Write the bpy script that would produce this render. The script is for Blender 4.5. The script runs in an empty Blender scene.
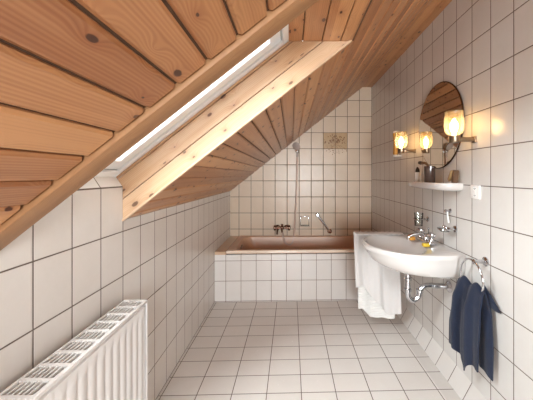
import bpy, bmesh, math, random
from mathutils import Vector, Matrix
random.seed(7)
PI = math.pi
scn = bpy.context.scene
scn.cycles.max_bounces = 14; scn.cycles.diffuse_bounces = 8; scn.cycles.glossy_bounces = 6; scn.cycles.transparent_max_bounces = 16
COL = scn.collection

# ------------------------------------------------------------------ room numbers
F = 287.0                      # focal length in pixels of the 533 wide frame
XL, XR, YB, YF = -0.755, 1.01, 3.574, -2.60
TAN = 0.787
ANG = math.atan(TAN); CA, SA = math.cos(ANG), math.sin(ANG)
Z0 = 1.058                     # height where slope meets left wall
ZT = 2.352                     # flat strip
XT = XL + (ZT - Z0) / TAN
YN, YO = 0.715, 1.287          # skylight opening near/far
XO = 0.265                     # upper end of the opening (x on the slope)
WD = 0.218                     # vertical distance ceiling -> window plane
def zs(x, w=0.0): return Z0 + TAN * (x - XL) + w

# ------------------------------------------------------------------ node helpers
class NT:
    def __init__(s, name):
        m = bpy.data.materials.new(name); m.use_nodes = True
        s.m = m; s.t = m.node_tree; s.n = s.t.nodes; s.l = s.t.links
        s.b = s.n['Principled BSDF']
    def new(s, typ, **kw):
        n = s.n.new(typ)
        for k, v in kw.items(): setattr(n, k, v)
        return n
    def put(s, sock, v):
        if hasattr(v, 'is_output') or hasattr(v, 'links'): s.l.new(v, sock)
        else: sock.default_value = v
    def math(s, op, a, b=None, c=None):
        n = s.new('ShaderNodeMath', operation=op)
        s.put(n.inputs[0], a)
        if b is not None: s.put(n.inputs[1], b)
        if c is not None: s.put(n.inputs[2], c)
        return n.outputs[0]
    def mix(s, f, a, b, blend='MIX'):
        n = s.new('ShaderNodeMix', data_type='RGBA', blend_type=blend)
        s.put(n.inputs['Factor'], f); s.put(n.inputs[6], a); s.put(n.inputs[7], b)
        return n.outputs[2]
    def ramp(s, f, stops):
        n = s.new('ShaderNodeValToRGB'); e = n.color_ramp.elements
        while len(e) < len(stops): e.new(0.5)
        for el, (p, c) in zip(e, stops): el.position = p; el.color = c
        s.l.new(f, n.inputs[0]); return n.outputs[0]
    def comb(s, x, y, z):
        n = s.new('ShaderNodeCombineXYZ')
        for i, v in enumerate((x, y, z)): s.put(n.inputs[i], v)
        return n.outputs[0]
    def noise(s, vec, scale, detail=3, rough=0.5, dist=0.0):
        n = s.new('ShaderNodeTexNoise'); s.l.new(vec, n.inputs['Vector'])
        n.inputs['Scale'].default_value = scale; n.inputs['Detail'].default_value = detail
        n.inputs['Roughness'].default_value = rough; n.inputs['Distortion'].default_value = dist
        return n.outputs['Fac']
    def bump(s, h, strength, dist):
        n = s.new('ShaderNodeBump'); n.inputs['Strength'].default_value = strength
        n.inputs['Distance'].default_value = dist; s.l.new(h, n.inputs['Height'])
        s.l.new(n.outputs[0], s.b.inputs['Normal'])

def C(h):
    h = h.lstrip('#'); r = [int(h[i:i+2], 16) / 255 for i in (0, 2, 4)]
    return tuple(((c / 12.92) if c <= 0.04045 else ((c + 0.055) / 1.055) ** 2.4) for c in r) + (1.0,)

def plain(name, col, rough=0.5, metal=0.0, var=0.05, scale=20, coat=0.0, bump=0.0, bscale=150, sheen=0.0):
    g = NT(name)
    tc = g.new('ShaderNodeTexCoord').outputs['Object']
    nz = g.noise(tc, scale, 3)
    c = C(col) if isinstance(col, str) else col
    dark = tuple(v * (1 - var * 2) for v in c[:3]) + (1,)
    g.l.new(g.mix(nz, dark, c), g.b.inputs['Base Color'])
    g.b.inputs['Roughness'].default_value = rough
    g.b.inputs['Metallic'].default_value = metal
    g.b.inputs['Coat Weight'].default_value = coat
    g.b.inputs['Sheen Weight'].default_value = sheen
    if bump:
        g.bump(g.noise(tc, bscale, 4), bump, 0.002)
    return g.m

def tile_mat(name, axes, size, off, base='#e3dcd6', grout='#54463d', gw=0.0046, shear=0.0, rough=0.16, mott=0.5, alt='#d8cdc5'):
    """Ceramic tiles laid in world space on the plane given by two axes."""
    g = NT(name)
    pos = g.new('ShaderNodeNewGeometry').outputs['Position']
    sp = g.new('ShaderNodeSeparateXYZ'); g.l.new(pos, sp.inputs[0])
    o = {'x': sp.outputs[0], 'y': sp.outputs[1], 'z': sp.outputs[2]}
    u, v = o[axes[0]], o[axes[1]]
    if shear: v = g.math('MULTIPLY_ADD', u, -shear, v)
    u = g.math('DIVIDE', g.math('SUBTRACT', u, off[0]), size[0])
    v = g.math('DIVIDE', g.math('SUBTRACT', v, off[1]), size[1])
    def edge(t, s):
        fr = g.math('FRACT', t)
        d = g.math('MINIMUM', fr, g.math('SUBTRACT', 1.0, fr))
        return g.math('MULTIPLY', d, s)
    d = g.math('MINIMUM', edge(u, size[0]), edge(v, size[1]))
    mr = g.new('ShaderNodeMapRange', interpolation_type='SMOOTHSTEP')
    mr.inputs['From Min'].default_value = gw * 0.38; mr.inputs['From Max'].default_value = gw * 0.62
    g.l.new(d, mr.inputs['Value']); mask = mr.outputs[0]
    wn = g.new('ShaderNodeTexWhiteNoise', noise_dimensions='3D')
    g.l.new(g.comb(g.math('FLOOR', u), g.math('FLOOR', v), 0.0), wn.inputs['Vector'])
    n1 = g.noise(pos, 9, 4, 0.6); n2 = g.noise(pos, 60, 3, 0.6)
    f = g.math('MULTIPLY_ADD', n1, 0.9 * mott, g.math('MULTIPLY', n2, 0.35 * mott))
    f = g.math('MULTIPLY_ADD', wn.outputs['Value'], 0.35 * mott, g.math('SUBTRACT', f, 0.2 * mott))
    tile = g.mix(f, C(base), C(alt))
    gn = g.noise(pos, 40, 3)
    gcol = g.mix(gn, C(grout), tuple(c * 1.5 for c in C(grout)[:3]) + (1,))
    g.l.new(g.mix(mask, gcol, tile), g.b.inputs['Base Color'])
    r = g.math('MULTIPLY_ADD', mask, rough - 0.75, 0.75)
    g.l.new(g.math('MULTIPLY_ADD', n2, 0.08, r), g.b.inputs['Roughness'])
    m2 = g.new('ShaderNodeMapRange', interpolation_type='SMOOTHSTEP')
    m2.inputs['From Min'].default_value = gw * 0.3; m2.inputs['From Max'].default_value = gw * 1.3
    g.l.new(d, m2.inputs['Value'])
    h = g.math('MULTIPLY_ADD', g.noise(pos, 25, 2), 0.12, m2.outputs[0])
    g.bump(h, 0.5, 0.0015)
    return g.m

def wood_mat(name, across=0, along=1, board=0.086, phase=0.042, c1='#c48a57', c2='#a5673a', knot=1.0, rough=0.38, depth_axis=2, seed=0.0, coat=0.25):
    """Varnished spruce boards: object coordinates, boards side by side on one axis."""
    g = NT(name)
    tc = g.new('ShaderNodeTexCoord').outputs['Object']
    sp = g.new('ShaderNodeSeparateXYZ'); g.l.new(tc, sp.inputs[0])
    u, v, w = sp.outputs[across], sp.outputs[along], sp.outputs[depth_axis]
    bi = g.math('FLOOR', g.math('DIVIDE', g.math('SUBTRACT', u, phase), board))
    wn = g.new('ShaderNodeTexWhiteNoise', noise_dimensions='1D')
    g.l.new(g.math('ADD', bi, seed), wn.inputs['W'])
    rnd = wn.outputs['Value']
    vo = g.math('MULTIPLY_ADD', rnd, 37.0, v)
    # growth rings bend slowly along the board
    p = g.comb(g.math('MULTIPLY', u, 1.0), g.math('MULTIPLY', vo, 0.10), w)
    bend = g.noise(g.comb(g.math('MULTIPLY', u, 6.0), g.math('MULTIPLY', vo, 1.1), rnd), 1.0, 2)
    vor_v = g.comb(g.math('MULTIPLY', u, 14.0), g.math('MULTIPLY', vo, 7.5), g.math('MULTIPLY', bi, 0.0))
    vo2 = g.new('ShaderNodeTexVoronoi', feature='F1', voronoi_dimensions='2D')
    vo2.inputs['Scale'].default_value = 1.0; vo2.inputs['Randomness'].default_value = 0.95
    g.l.new(vor_v, vo2.inputs['Vector'])
    dist = vo2.outputs['Distance']
    halo = g.math('POWER', g.math('MAXIMUM', g.math('SUBTRACT', 1.0, g.math('MULTIPLY', dist, 2.4)), 0.0), 2.0)
    uu = g.math('MULTIPLY_ADD', bend, 0.035, u)
    uu = g.math('MULTIPLY_ADD', halo, 0.022, uu)
    ring = g.math('SINE', g.math('MULTIPLY', uu, 850.0))
    ring = g.math('MULTIPLY_ADD', ring, 0.5, 0.5)
    fine = g.noise(g.comb(g.math('MULTIPLY', uu, 260.0), g.math('MULTIPLY', vo, 3.0), rnd), 1.0, 4, 0.6)
    band = g.noise(g.comb(g.math('MULTIPLY', uu, 45.0), g.math('MULTIPLY', vo, 0.8), rnd), 1.0, 3)
    f = g.math('ADD', g.math('MULTIPLY', ring, 0.16), g.math('ADD', g.math('MULTIPLY', fine, 0.30), g.math('MULTIPLY', band, 0.55)))
    f = g.math('MULTIPLY_ADD', g.math('SUBTRACT', rnd, 0.5), 0.5, f)
    base = g.mix(g.math('MULTIPLY_ADD', f, 1.5, -0.35), C(c1), C(c2))
    cell = g.new('ShaderNodeTexWhiteNoise', noise_dimensions='3D')
    g.l.new(vo2.outputs['Position'], cell.inputs['Vector'])
    on = g.math('GREATER_THAN', cell.outputs['Value'], 0.30)
    wob = g.math('DIVIDE', g.math('MULTIPLY_ADD', fine, 0.05, dist), g.math('MULTIPLY_ADD', cell.outputs['Value'], 1.1, 0.15))
    kr = g.new('ShaderNodeMapRange', interpolation_type='SMOOTHSTEP')
    kr.inputs['From Min'].default_value = 0.10; kr.inputs['From Max'].default_value = 0.14
    kr.inputs['To Min'].default_value = 1.0; kr.inputs['To Max'].default_value = 0.0
    g.l.new(wob, kr.inputs['Value'])
    kf = g.math('MULTIPLY', g.math('MULTIPLY', kr.outputs[0], on), 0.92 * knot)
    hl = g.math('MULTIPLY', g.math('MULTIPLY', halo, on), 0.55 * knot)
    col = g.mix(hl, base, C('#8a4a22'))
    col = g.mix(kf, col, C('#3c1a08'))
    g.l.new(col, g.b.inputs['Base Color'])
    g.b.inputs['Roughness'].default_value = rough
    g.b.inputs['Coat Weight'].default_value = coat
    g.b.inputs['Coat Roughness'].default_value = 0.25
    g.bump(f, 0.12, 0.001)
    return g.m

def glass_mat(name, col, gloss=0.15, rough=0.02):
    g = NT(name)
    tr = g.new('ShaderNodeBsdfTransparent'); tr.inputs[0].default_value = col
    gl = g.new('ShaderNodeBsdfGlossy'); gl.inputs['Roughness'].default_value = rough
    fr = g.new('ShaderNodeFresnel'); fr.inputs['IOR'].default_value = 1.45
    mx = g.new('ShaderNodeMixShader')
    g.l.new(g.math('ADD', fr.outputs[0], gloss), mx.inputs[0])
    g.l.new(tr.outputs[0], mx.inputs[1]); g.l.new(gl.outputs[0], mx.inputs[2])
    out = [n for n in g.n if n.type == 'OUTPUT_MATERIAL'][0]
    g.l.new(mx.outputs[0], out.inputs['Surface'])
    return g.m

def emit_mat(name, col, s):
    g = NT(name)
    g.b.inputs['Base Color'].default_value = col
    g.b.inputs['Emission Color'].default_value = col
    g.b.inputs['Emission Strength'].default_value = s
    return g.m

# ------------------------------------------------------------------ mesh helpers
def smooth_by_angle(me, ang=math.radians(38)):
    bm = bmesh.new(); bm.from_mesh(me)
    for f in bm.faces: f.smooth = True
    for e in bm.edges:
        e.smooth = not (len(e.link_faces) != 2 or e.calc_face_angle(0) > ang)
    bm.to_mesh(me); bm.free()

def link(name, bm, mat, parent=None, smooth=True, loc=None):
    me = bpy.data.meshes.new(name)
    bmesh.ops.recalc_face_normals(bm, faces=bm.faces)
    bm.to_mesh(me); bm.free()
    if smooth: smooth_by_angle(me)
    mats = mat if isinstance(mat, (list, tuple)) else [mat]
    for m in mats: me.materials.append(m)
    o = bpy.data.objects.new(name, me); COL.objects.link(o)
    if parent is not None:
        o.parent = parent
        # meshes are authored in world coordinates; bring them into the parent's frame
        me.transform(Matrix.Translation(-wloc(parent)))
    return o

def wloc(o):
    v = Vector((0, 0, 0))
    while o is not None: v += o.location; o = o.parent
    return v

def thing(name, loc, label, cat, group=None):
    o = bpy.data.objects.new(name, None); COL.objects.link(o)
    o.location = loc; o.empty_display_size = 0.1
    o['label'] = label; o['category'] = cat
    if group: o['group'] = group
    return o

def struct(name, bm, mat, smooth=False):
    o = link(name, bm, mat, smooth=smooth); o['kind'] = 'structure'; return o

def box(bm, lo, hi, bev=0.0, seg=2):
    r = bmesh.ops.create_cube(bm, size=1.0)
    vs = r['verts']
    for v in vs:
        v.co = Vector([lo[i] + (v.co[i] + 0.5) * (hi[i] - lo[i]) for i in range(3)])
    if bev:
        es = list({e for v in vs for e in v.link_edges})
        bmesh.ops.bevel(bm, geom=es, offset=bev, segments=seg, profile=0.5, affect='EDGES')

def hexa(bm, pts, quads=((0,1,2,3),(4,5,6,7),(0,1,5,4),(1,2,6,5),(2,3,7,6),(3,0,4,7))):
    vs = [bm.verts.new(p) for p in pts]
    for q in quads: bm.faces.new([vs[i] for i in q])

def prism(bm, poly, axis, a, b):
    """poly: 2D points; axis 0: (y,z) extruded over x; 1: (x,z) over y; 2: (x,y) over z"""
    def P(p, t):
        return {0: (t, p[0], p[1]), 1: (p[0], t, p[1]), 2: (p[0], p[1], t)}[axis]
    A = [bm.verts.new(P(p, a)) for p in poly]; B = [bm.verts.new(P(p, b)) for p in poly]
    bm.faces.new(A); bm.faces.new(B[::-1])
    n = len(poly)
    for i in range(n): bm.faces.new((A[i], A[(i+1) % n], B[(i+1) % n], B[i]))

def loft(bm, rings, cap0=True, cap1=True, closed=True):
    R = [[bm.verts.new(p) for p in r] for r in rings]
    n = len(R[0])
    for a, b in zip(R, R[1:]):
        for i in range(n if closed else n - 1):
            j = (i + 1) % n
            bm.faces.new((a[i], a[j], b[j], b[i]))
    if cap0: bm.faces.new(R[0][::-1])
    if cap1: bm.faces.new(R[-1])
    return R

def basis(d):
    d = Vector(d).normalized()
    up = Vector((0, 0, 1)) if abs(d.z) < 0.9 else Vector((1, 0, 0))
    a = d.cross(up).normalized(); b = d.cross(a).normalized()
    return d, a, b

def lathe(bm, origin, axis, prof, n=24, cap=True):
    """prof: (radius, distance along axis)"""
    d, a, b = basis(axis); o = Vector(origin)
    rings = [[o + d * h + (a * math.cos(2*PI*i/n) + b * math.sin(2*PI*i/n)) * max(r, 1e-4) for i in range(n)] for r, h in prof]
    loft(bm, rings, cap, cap)

def spline(pts, k=8):
    P = [Vector(p) for p in pts]
    P = [P[0] * 2 - P[1]] + P + [P[-1] * 2 - P[-2]]
    out = []
    for i in range(1, len(P) - 2):
        p0, p1, p2, p3 = P[i-1:i+3]
        for s in range(k):
            t = s / k
            out.append(0.5 * ((2*p1) + (-p0+p2)*t + (2*p0-5*p1+4*p2-p3)*t*t + (-p0+3*p1-3*p2+p3)*t**3))
    out.append(P[-2]); return out

def tube(bm, pts, r, n=12, k=8, curved=True, cap=True):
    pts = spline(pts, k) if curved else [Vector(p) for p in pts]
    rings = []; d0 = (pts[1] - pts[0]).normalized(); _, a, b = basis(d0)
    for i, p in enumerate(pts):
        d = (pts[min(i+1, len(pts)-1)] - pts[max(i-1, 0)]).normalized()
        a = (a - d * a.dot(d)).normalized(); b = d.cross(a)
        rr = r(i / (len(pts)-1)) if callable(r) else r
        rings.append([p + (a * math.cos(2*PI*j/n) + b * math.sin(2*PI*j/n)) * rr for j in range(n)])
    loft(bm, rings, cap, cap)

def torus(bm, c, axis, R, r, n=48, m=12):
    d, a, b = basis(axis); c = Vector(c)
    rings = []
    for i in range(n):
        t = 2*PI*i/n; e = a*math.cos(t) + b*math.sin(t)
        rings.append([bm.verts.new(c + e*(R + r*math.cos(2*PI*j/m)) + d*(r*math.sin(2*PI*j/m))) for j in range(m)])
    for i in range(n):
        A, B = rings[i], rings[(i+1) % n]
        for j in range(m): bm.faces.new((A[j], A[(j+1) % m], B[(j+1) % m], B[j]))

def ball(bm, c, r, sx=1, sy=1, sz=1, n=16):
    q = bmesh.ops.create_uvsphere(bm, u_segments=n, v_segments=n//2+2, radius=r)
    for v in q['verts']: v.co = Vector((v.co.x*sx, v.co.y*sy, v.co.z*sz)) + Vector(c)

BM = bmesh.new

# ------------------------------------------------------------------ materials
TZ = 0.197
m_left = tile_mat('left_wall_tile', ('y', 'z'), (0.15, 0.2), (1.29, TZ + 0.0095), base='#dcd6d0', alt='#cbc1b8')
m_right = tile_mat('right_wall_tile', ('y', 'z'), (0.15, 0.2), (1.302, TZ + 0.005), base='#dcdad7', alt='#cbc6c1')
m_back = tile_mat('back_wall_tile', ('x', 'z'), (0.15, 0.2), (1.002, TZ - 0.01), base='#dbc8b3', alt='#c6b097', grout='#44301f', rough=0.26, gw=0.0056)
m_front = tile_mat('front_wall_tile', ('x', 'z'), (0.15, 0.2), (1.002, TZ))
m_floor = tile_mat('floor_tile', ('x', 'y'), (0.2, 0.15), (0.06, 2.86), base='#e2deda', alt='#d0c9c2', grout='#564a41', shear=0.03, rough=0.22)
m_bord = tile_mat('floor_border_tile', ('x', 'y'), (0.4, 0.15), (0.6, 2.86), base='#d6d2ce', alt='#c5beb7', grout='#564a41', shear=0.03, rough=0.22)
m_skirt = tile_mat('skirting_tile', ('y', 'z'), (0.15, 0.4), (1.302, -0.2), base='#dedbd8', alt='#cfc9c3', grout='#54463d')
m_tub_t = tile_mat('bath_front_tile', ('x', 'z'), (0.15, 0.2), (0.554, 0.009), base='#e2dedb', alt='#d2c9c2', grout='#6b5546')
m_ledge = tile_mat('bath_ledge_tile', ('x', 'y'), (0.4, 0.2), (-0.65, 2.86), base='#cfae90', alt='#bb9472', grout='#7a5a42')
m_sill = tile_mat('skylight_sill_tile', ('y', 'x'), (0.15, 0.4), (1.29, -0.755 + 0.4), base='#f0edea', alt='#e4dfda')
m_wood = wood_mat('varnished_spruce_boards', c1='#c38d5e', c2='#8f5732')
m_wood_h = wood_mat('spruce_boards_horizontal', across=0, along=1, c1='#c38d5e', c2='#8f5732', board=0.086, phase=0.0, seed=31.0)
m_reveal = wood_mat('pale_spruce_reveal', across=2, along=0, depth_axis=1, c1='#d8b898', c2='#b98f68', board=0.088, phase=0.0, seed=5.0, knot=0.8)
m_trim = wood_mat('spruce_trim', across=1, along=0, c1='#a67a52', c2='#885c3b', board=0.4, phase=0.3, knot=0.0, seed=11.0, coat=0.0, rough=0.55)
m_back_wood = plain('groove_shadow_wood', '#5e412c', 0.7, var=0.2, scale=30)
m_frame = plain('white_lacquered_frame', '#f1f2f2', 0.3, var=0.02)
m_alu = plain('grey_aluminium_profile', '#aab2b6', 0.35, metal=0.6, var=0.04)
m_glass = glass_mat('window_glass', (0.97, 0.985, 0.98, 1), 0.02)
m_white = plain('white_porcelain', '#d5d1ce', 0.09, var=0.02, coat=0.5)
m_rad = plain('white_radiator_enamel', '#dedad7', 0.32, var=0.015)
m_dark = plain('dark_radiator_inside', '#5c6064', 0.6, var=0.1)
m_chrome = plain('polished_chrome', '#cfcfd2', 0.12, metal=1.0, var=0.03)
m_bronze = plain('aged_bronze_metal', '#8f7c68', 0.28, metal=0.9, var=0.12)
m_tub = plain('beige_bath_enamel', '#cda386', 0.36, var=0.05, scale=5, coat=0.0)
m_rim = plain('pale_beige_bath_rim', '#e6d2be', 0.18, var=0.03, coat=0.4)
m_navy = plain('navy_terry_cloth', '#12203c', 0.95, var=0.25, scale=60, bump=0.9, bscale=700, sheen=0.15)
m_cloth = plain('white_cotton_cloth', '#d6d2d0', 0.9, var=0.02, scale=40, bump=0.4, bscale=400, sheen=0.2)
m_ribbed = plain('white_ribbed_towel', '#e4e2df', 0.95, var=0.03, scale=30, bump=0.5, bscale=500)
m_plastic = plain('white_plastic', '#f0eeeb', 0.35, var=0.01)
m_black = plain('black_plastic', '#26211f', 0.35, var=0.1)
m_brush = plain('dark_tinted_cup', '#4d3a33', 0.2, var=0.2, scale=30, coat=0.4)
m_brown = plain('brown_leather_case', '#6e5038', 0.45, var=0.25, scale=25)
m_gold = plain('beige_gold_tube', '#b49468', 0.35, metal=0.3, var=0.15)
m_yellow = plain('yellow_soap', '#dcb92f', 0.35, var=0.12)
m_orange = plain('orange_soap', '#d8983a', 0.35, var=0.12)
m_clear = glass_mat('clear_glass', (0.94, 0.96, 0.95, 1), 0.10)
m_amber = glass_mat('amber_tinted_glass', (0.97, 0.84, 0.62, 1), 0.06)
_t = m_amber.node_tree; _o = [n for n in _t.nodes if n.type == 'OUTPUT_MATERIAL'][0]; _old = _o.inputs['Surface'].links[0].from_socket
_tl = _t.nodes.new('ShaderNodeBsdfTranslucent'); _tl.inputs[0].default_value = (1.0, .86, .62, 1)
_mx = _t.nodes.new('ShaderNodeMixShader'); _mx.inputs[0].default_value = 0.10
_t.links.new(_old, _mx.inputs[1]); _t.links.new(_tl.outputs[0], _mx.inputs[2]); _t.links.new(_mx.outputs[0], _o.inputs['Surface'])
m_amber2 = plain('honey_glass', '#d8a95e', 0.1, var=.15, scale=30, coat=.6)
m_bulb = emit_mat('lit_bulb', (1.0, 0.80, 0.55, 1), 45)
m_shower = plain('satin_shower_plastic', '#c9bcb6', 0.25, metal=0.25, var=.05)
m_hose = plain('rose_shower_hose', '#cbb0a0', 0.35, metal=0.3, var=0.1, scale=200)
m_brass_dark = plain('brown_tinted_chrome', '#8e7061', 0.2, metal=1.0, var=0.2, scale=40)
m_motif = plain('brown_painted_flower', '#9a6a35', 0.3, var=0.3, scale=60)
m_decor = plain('amber_glazed_tile', '#cfae86', 0.2, var=0.15, scale=25)
m_door = plain('white_painted_door', '#e8e4de', 0.35, var=0.02)
g = NT('mirror_silver'); g.b.inputs['Metallic'].default_value = 1; g.b.inputs['Roughness'].default_value = 0.012
g.l.new(g.mix(g.noise(g.new('ShaderNodeTexCoord').outputs['Object'], 4), (0.86, 0.81, 0.74, 1), (0.88, 0.83, 0.76, 1)), g.b.inputs['Base Color'])
m_mirror = g.m
m_bevel = plain('dark_mirror_edge', '#6e543f', 0.15, metal=0.9, var=0.1)

# ------------------------------------------------------------------ room shell
T = 0.12
bm = BM(); box(bm, (XL - T, YF - T, -0.1), (0.872, YB + T, 0.0)); floor = struct('floor', bm, m_floor)
bm = BM(); box(bm, (0.872, YF - T, -0.1), (XR + T, YB + T, 0.0)); struct('floor_border', bm, m_bord)['kind'] = 'structure'
bm = BM()
poly = [(YF, 0), (YB, 0), (YB, Z0), (YO, Z0), (YO, 1.207), (YN - 0.02, 1.207), (YN - 0.02, Z0), (YF, Z0)]
prism(bm, poly, 0, XL - T, XL); struct('wall_left', bm, m_left)
bm = BM(); box(bm, (XR, YF, 0), (XR + T, YB, ZT + 0.1)); struct('wall_right', bm, m_right)
def gable(): return [(XL - T, 0), (XR + T, 0), (XR + T, ZT + 0.1), (XT + 0.02, ZT + 0.1), (XL - T, zs(XL - T) + 0.08)]
bm = BM(); prism(bm, gable(), 1, YB, YB + T); struct('wall_back', bm, m_back)
# wall behind the camera, set far back, with an opening added for fill
bm = BM()
wx0, wx1, wz0, wz1 = -0.25, 0.85, 0.60, 1.95
prism(bm, [(XL - T, 0), (wx0, 0), (wx0, zs(wx0) + 0.06), (XL - T, zs(XL - T) + 0.08)], 1, YF - T, YF)
box(bm, (wx1, YF - T, 0), (XR + T, YF, ZT + 0.1))
box(bm, (wx0, YF - T, 0), (wx1, YF, wz0))
struct('wall_front', bm, m_front)
bm = BM()
prism(bm, [(wx0, 1.44), (wx1, wz1), (wx1, ZT + 0.1), (XT + 0.02, ZT + 0.1), (wx0, zs(wx0) + 0.06)], 1, YF - T, YF)
o = struct('wall_front_gable', bm, m_front); o['kind'] = 'structure'

# skirting: slanted tiles along the right wall
bm = BM()
prism(bm, [(0.956, 0.0), (XR, 0.0), (XR, 0.1)], 1, YF, 2.865)
struct('baseboard_right', bm, m_skirt)

# sloped ceiling boards (local: x up the slope, y along the room, z normal)
SM = Matrix.Translation((XL, 0, Z0)) @ Matrix.Rotation(-ANG, 4, 'Y')
def plank(bm, u0, u1, y0, y1, t=0.013, gap=0.0060, ch=0.006):
    a, b = u0 + gap/2, u1 - gap/2
    if b - a < 0.012: return
    # section: visible side is at z=0, boards extend to z=+t ; second shallow bead groove
    sec = [(a, t), (a, ch), (a + ch, 0.0), (b - ch, 0.0), (b, ch), (b, t)]
    prism(bm, sec, 1, y0, y1)
LS = (XT - XL) / CA
UO = (XO - XL) / CA
bm = BM(); k = 0; u = 0.042 - 0.086
while u < LS:
    u0, u1 = max(u, -0.005), min(u + 0.086, LS)
    if u1 <= UO + 0.001:
        plank(bm, u0, u1, YF, 0.629); plank(bm, u0, u1, YO + 0.001, YB)
    elif u0 >= UO - 0.001:
        plank(bm, u0, u1, YF, YB)
    else:
        plank(bm, u0, UO, YF, 0.629); plank(bm, u0, UO, YO + 0.001, YB); plank(bm, UO, u1, YF, YB)
    u += 0.086
me_before = bm
o = link('ceiling', bm, m_wood, smooth=False); o['kind'] = 'structure'; o.matrix_world = SM
ceiling = o
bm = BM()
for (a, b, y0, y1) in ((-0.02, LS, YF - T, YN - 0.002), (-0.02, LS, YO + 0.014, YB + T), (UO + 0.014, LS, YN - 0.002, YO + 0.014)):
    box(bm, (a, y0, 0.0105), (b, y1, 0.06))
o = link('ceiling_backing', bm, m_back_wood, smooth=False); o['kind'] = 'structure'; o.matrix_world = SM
# flat strip at the top
bm = BM()
for i in range(2):
    a = XT - 0.004 + i * 0.0655
    box(bm, (a, YF, ZT), (min(a + 0.063, XR), YB, ZT + 0.02), 0.002, 1)
box(bm, (XT - 0.05, YF - T, ZT + 0.012), (XR + T, YB + T, ZT + 0.08))
struct('ceiling_strip', bm, m_wood_h)

# near trim board of the skylight opening, header boards, far reveal
TM = SM
bm = BM(); box(bm, (-0.004, 0.638, -0.010), (UO + 0.02, YN, 0.012), 0.003, 2)
o = link('trim_1', bm, m_trim, smooth=True); o['kind'] = 'structure'; o.matrix_world = SM
# near reveal (faces away from the camera)
WN = WD * CA
def reveal(name, y0, y1, mat):
    bm = BM()
    hz = [(0.0, 0.073), (0.076, 0.157), (0.1595, WN)]
    for a, b in hz:
        # board ends are cut vertical at the wall and horizontal at the header
        def uend_low(w): return -w * SA / CA * 0 + (-(0.0) + w * (SA / CA))      # x == XL line: u*CA - w*SA = 0
        def uend_up(w): return (XO - XL) / CA - w * CA / SA                     # z == header height
        lo_a, lo_b = a * SA / CA - 0.05, b * SA / CA - 0.05
        hi_a, hi_b = UO - a * CA / SA, UO - b * CA / SA
        pts = []
        for yy in (y0, y1):
            pts += [(lo_a, yy, a), (hi_a, yy, a), (hi_b, yy, b), (lo_b, yy, b)]
        hexa(bm, pts)
    bmesh.ops.bevel(bm, geom=[e for e in bm.edges], offset=0.0018, segments=1, affect='EDGES')
    o = link(name, bm, mat, smooth=False); o['kind'] = 'structure'; o.matrix_world = SM
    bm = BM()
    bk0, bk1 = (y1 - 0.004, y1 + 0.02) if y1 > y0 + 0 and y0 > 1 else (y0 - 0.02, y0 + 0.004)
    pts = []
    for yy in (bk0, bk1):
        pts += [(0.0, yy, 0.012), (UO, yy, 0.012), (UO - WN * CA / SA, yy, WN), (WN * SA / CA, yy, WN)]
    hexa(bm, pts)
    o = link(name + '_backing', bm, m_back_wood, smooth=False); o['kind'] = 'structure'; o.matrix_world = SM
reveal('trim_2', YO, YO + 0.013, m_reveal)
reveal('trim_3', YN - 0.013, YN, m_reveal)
# slim bead along the lower edge of the far reveal
bm = BM(); box(bm, (-0.004, YO - 0.006, -0.006), (UO + 0.006, YO + 0.012, 0.004), 0.002, 1)
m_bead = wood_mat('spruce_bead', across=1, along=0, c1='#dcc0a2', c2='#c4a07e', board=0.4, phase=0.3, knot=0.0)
o = link('trim_4', bm, m_bead, smooth=False); o['kind'] = 'structure'; o.matrix_world = SM
# header boards: horizontal soffit at the top of the opening
ZH = zs(XO); XH0 = XL + (ZH - Z0 - WD) / TAN
bm = BM()
edges = [XH0, 0.052, 0.139, 0.222, XO + 0.004]
for a, b in zip(edges, edges[1:]):
    box(bm, (a + 0.002, YN - 0.01, ZH), (b - 0.002, YO + 0.012, ZH + 0.012), 0.0018, 1)
struct('trim_5', bm, m_wood_h)
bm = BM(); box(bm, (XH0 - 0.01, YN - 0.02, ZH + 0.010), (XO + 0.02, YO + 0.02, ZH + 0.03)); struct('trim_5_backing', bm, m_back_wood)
# tiled sill at the foot of the opening
bm = BM()
xs1 = XL - 0.03; zsl = zs(xs1, WD)
prism(bm, [(XL, 1.207), (xs1, zsl), (xs1 - 0.09, zsl), (xs1 - 0.09, 1.2075)], 1, YN - 0.02, YO + 0.02)
struct('trim_6', bm, m_sill)

# ------------------------------------------------------------------ skylight window
def slope_obj(name, bm, mat, parent=None, smooth=True):
    me = bpy.data.meshes.new(name); bmesh.ops.recalc_face_normals(bm, faces=bm.faces)
    bm.transform(SM); bm.to_mesh(me); bm.free()
    if smooth: smooth_by_angle(me)
    me.materials.append(mat)
    o = bpy.data.objects.new(name, me); COL.objects.link(o)
    if parent: o.parent = parent
    return o
uw0, uw1 = WN * SA / CA - 0.05, UO - WN * CA / SA + 0.02
def rect_frame(bm, a0, a1, b0, b1, wd, z0, z1, bev=0.003):
    box(bm, (a0, b0, z0), (a1, b0 + wd, z1), bev); box(bm, (a0, b1 - wd, z0), (a1, b1, z1), bev)
    box(bm, (a0, b0, z0), (a0 + wd, b1, z1), bev); box(bm, (a1 - wd, b0, z0), (a1, b1, z1), bev)
bm = BM(); rect_frame(bm, uw0, uw1, YN - 0.03, YO + 0.02, 0.045, WN, WN + 0.09)
win = slope_obj('window_1', bm, m_frame); win['kind'] = 'structure'
bm = BM(); rect_frame(bm, uw0 + 0.042, uw1 - 0.042, YN + 0.012, YO - 0.022, 0.012, WN + 0.012, WN + 0.08)
slope_obj('frame_gasket', bm, m_alu, win)
bm = BM(); rect_frame(bm, uw0 + 0.054, uw1 - 0.054, YN + 0.024, YO - 0.034, 0.055, WN + 0.006, WN + 0.075, 0.005)
slope_obj('sash', bm, m_frame, win)
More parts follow.
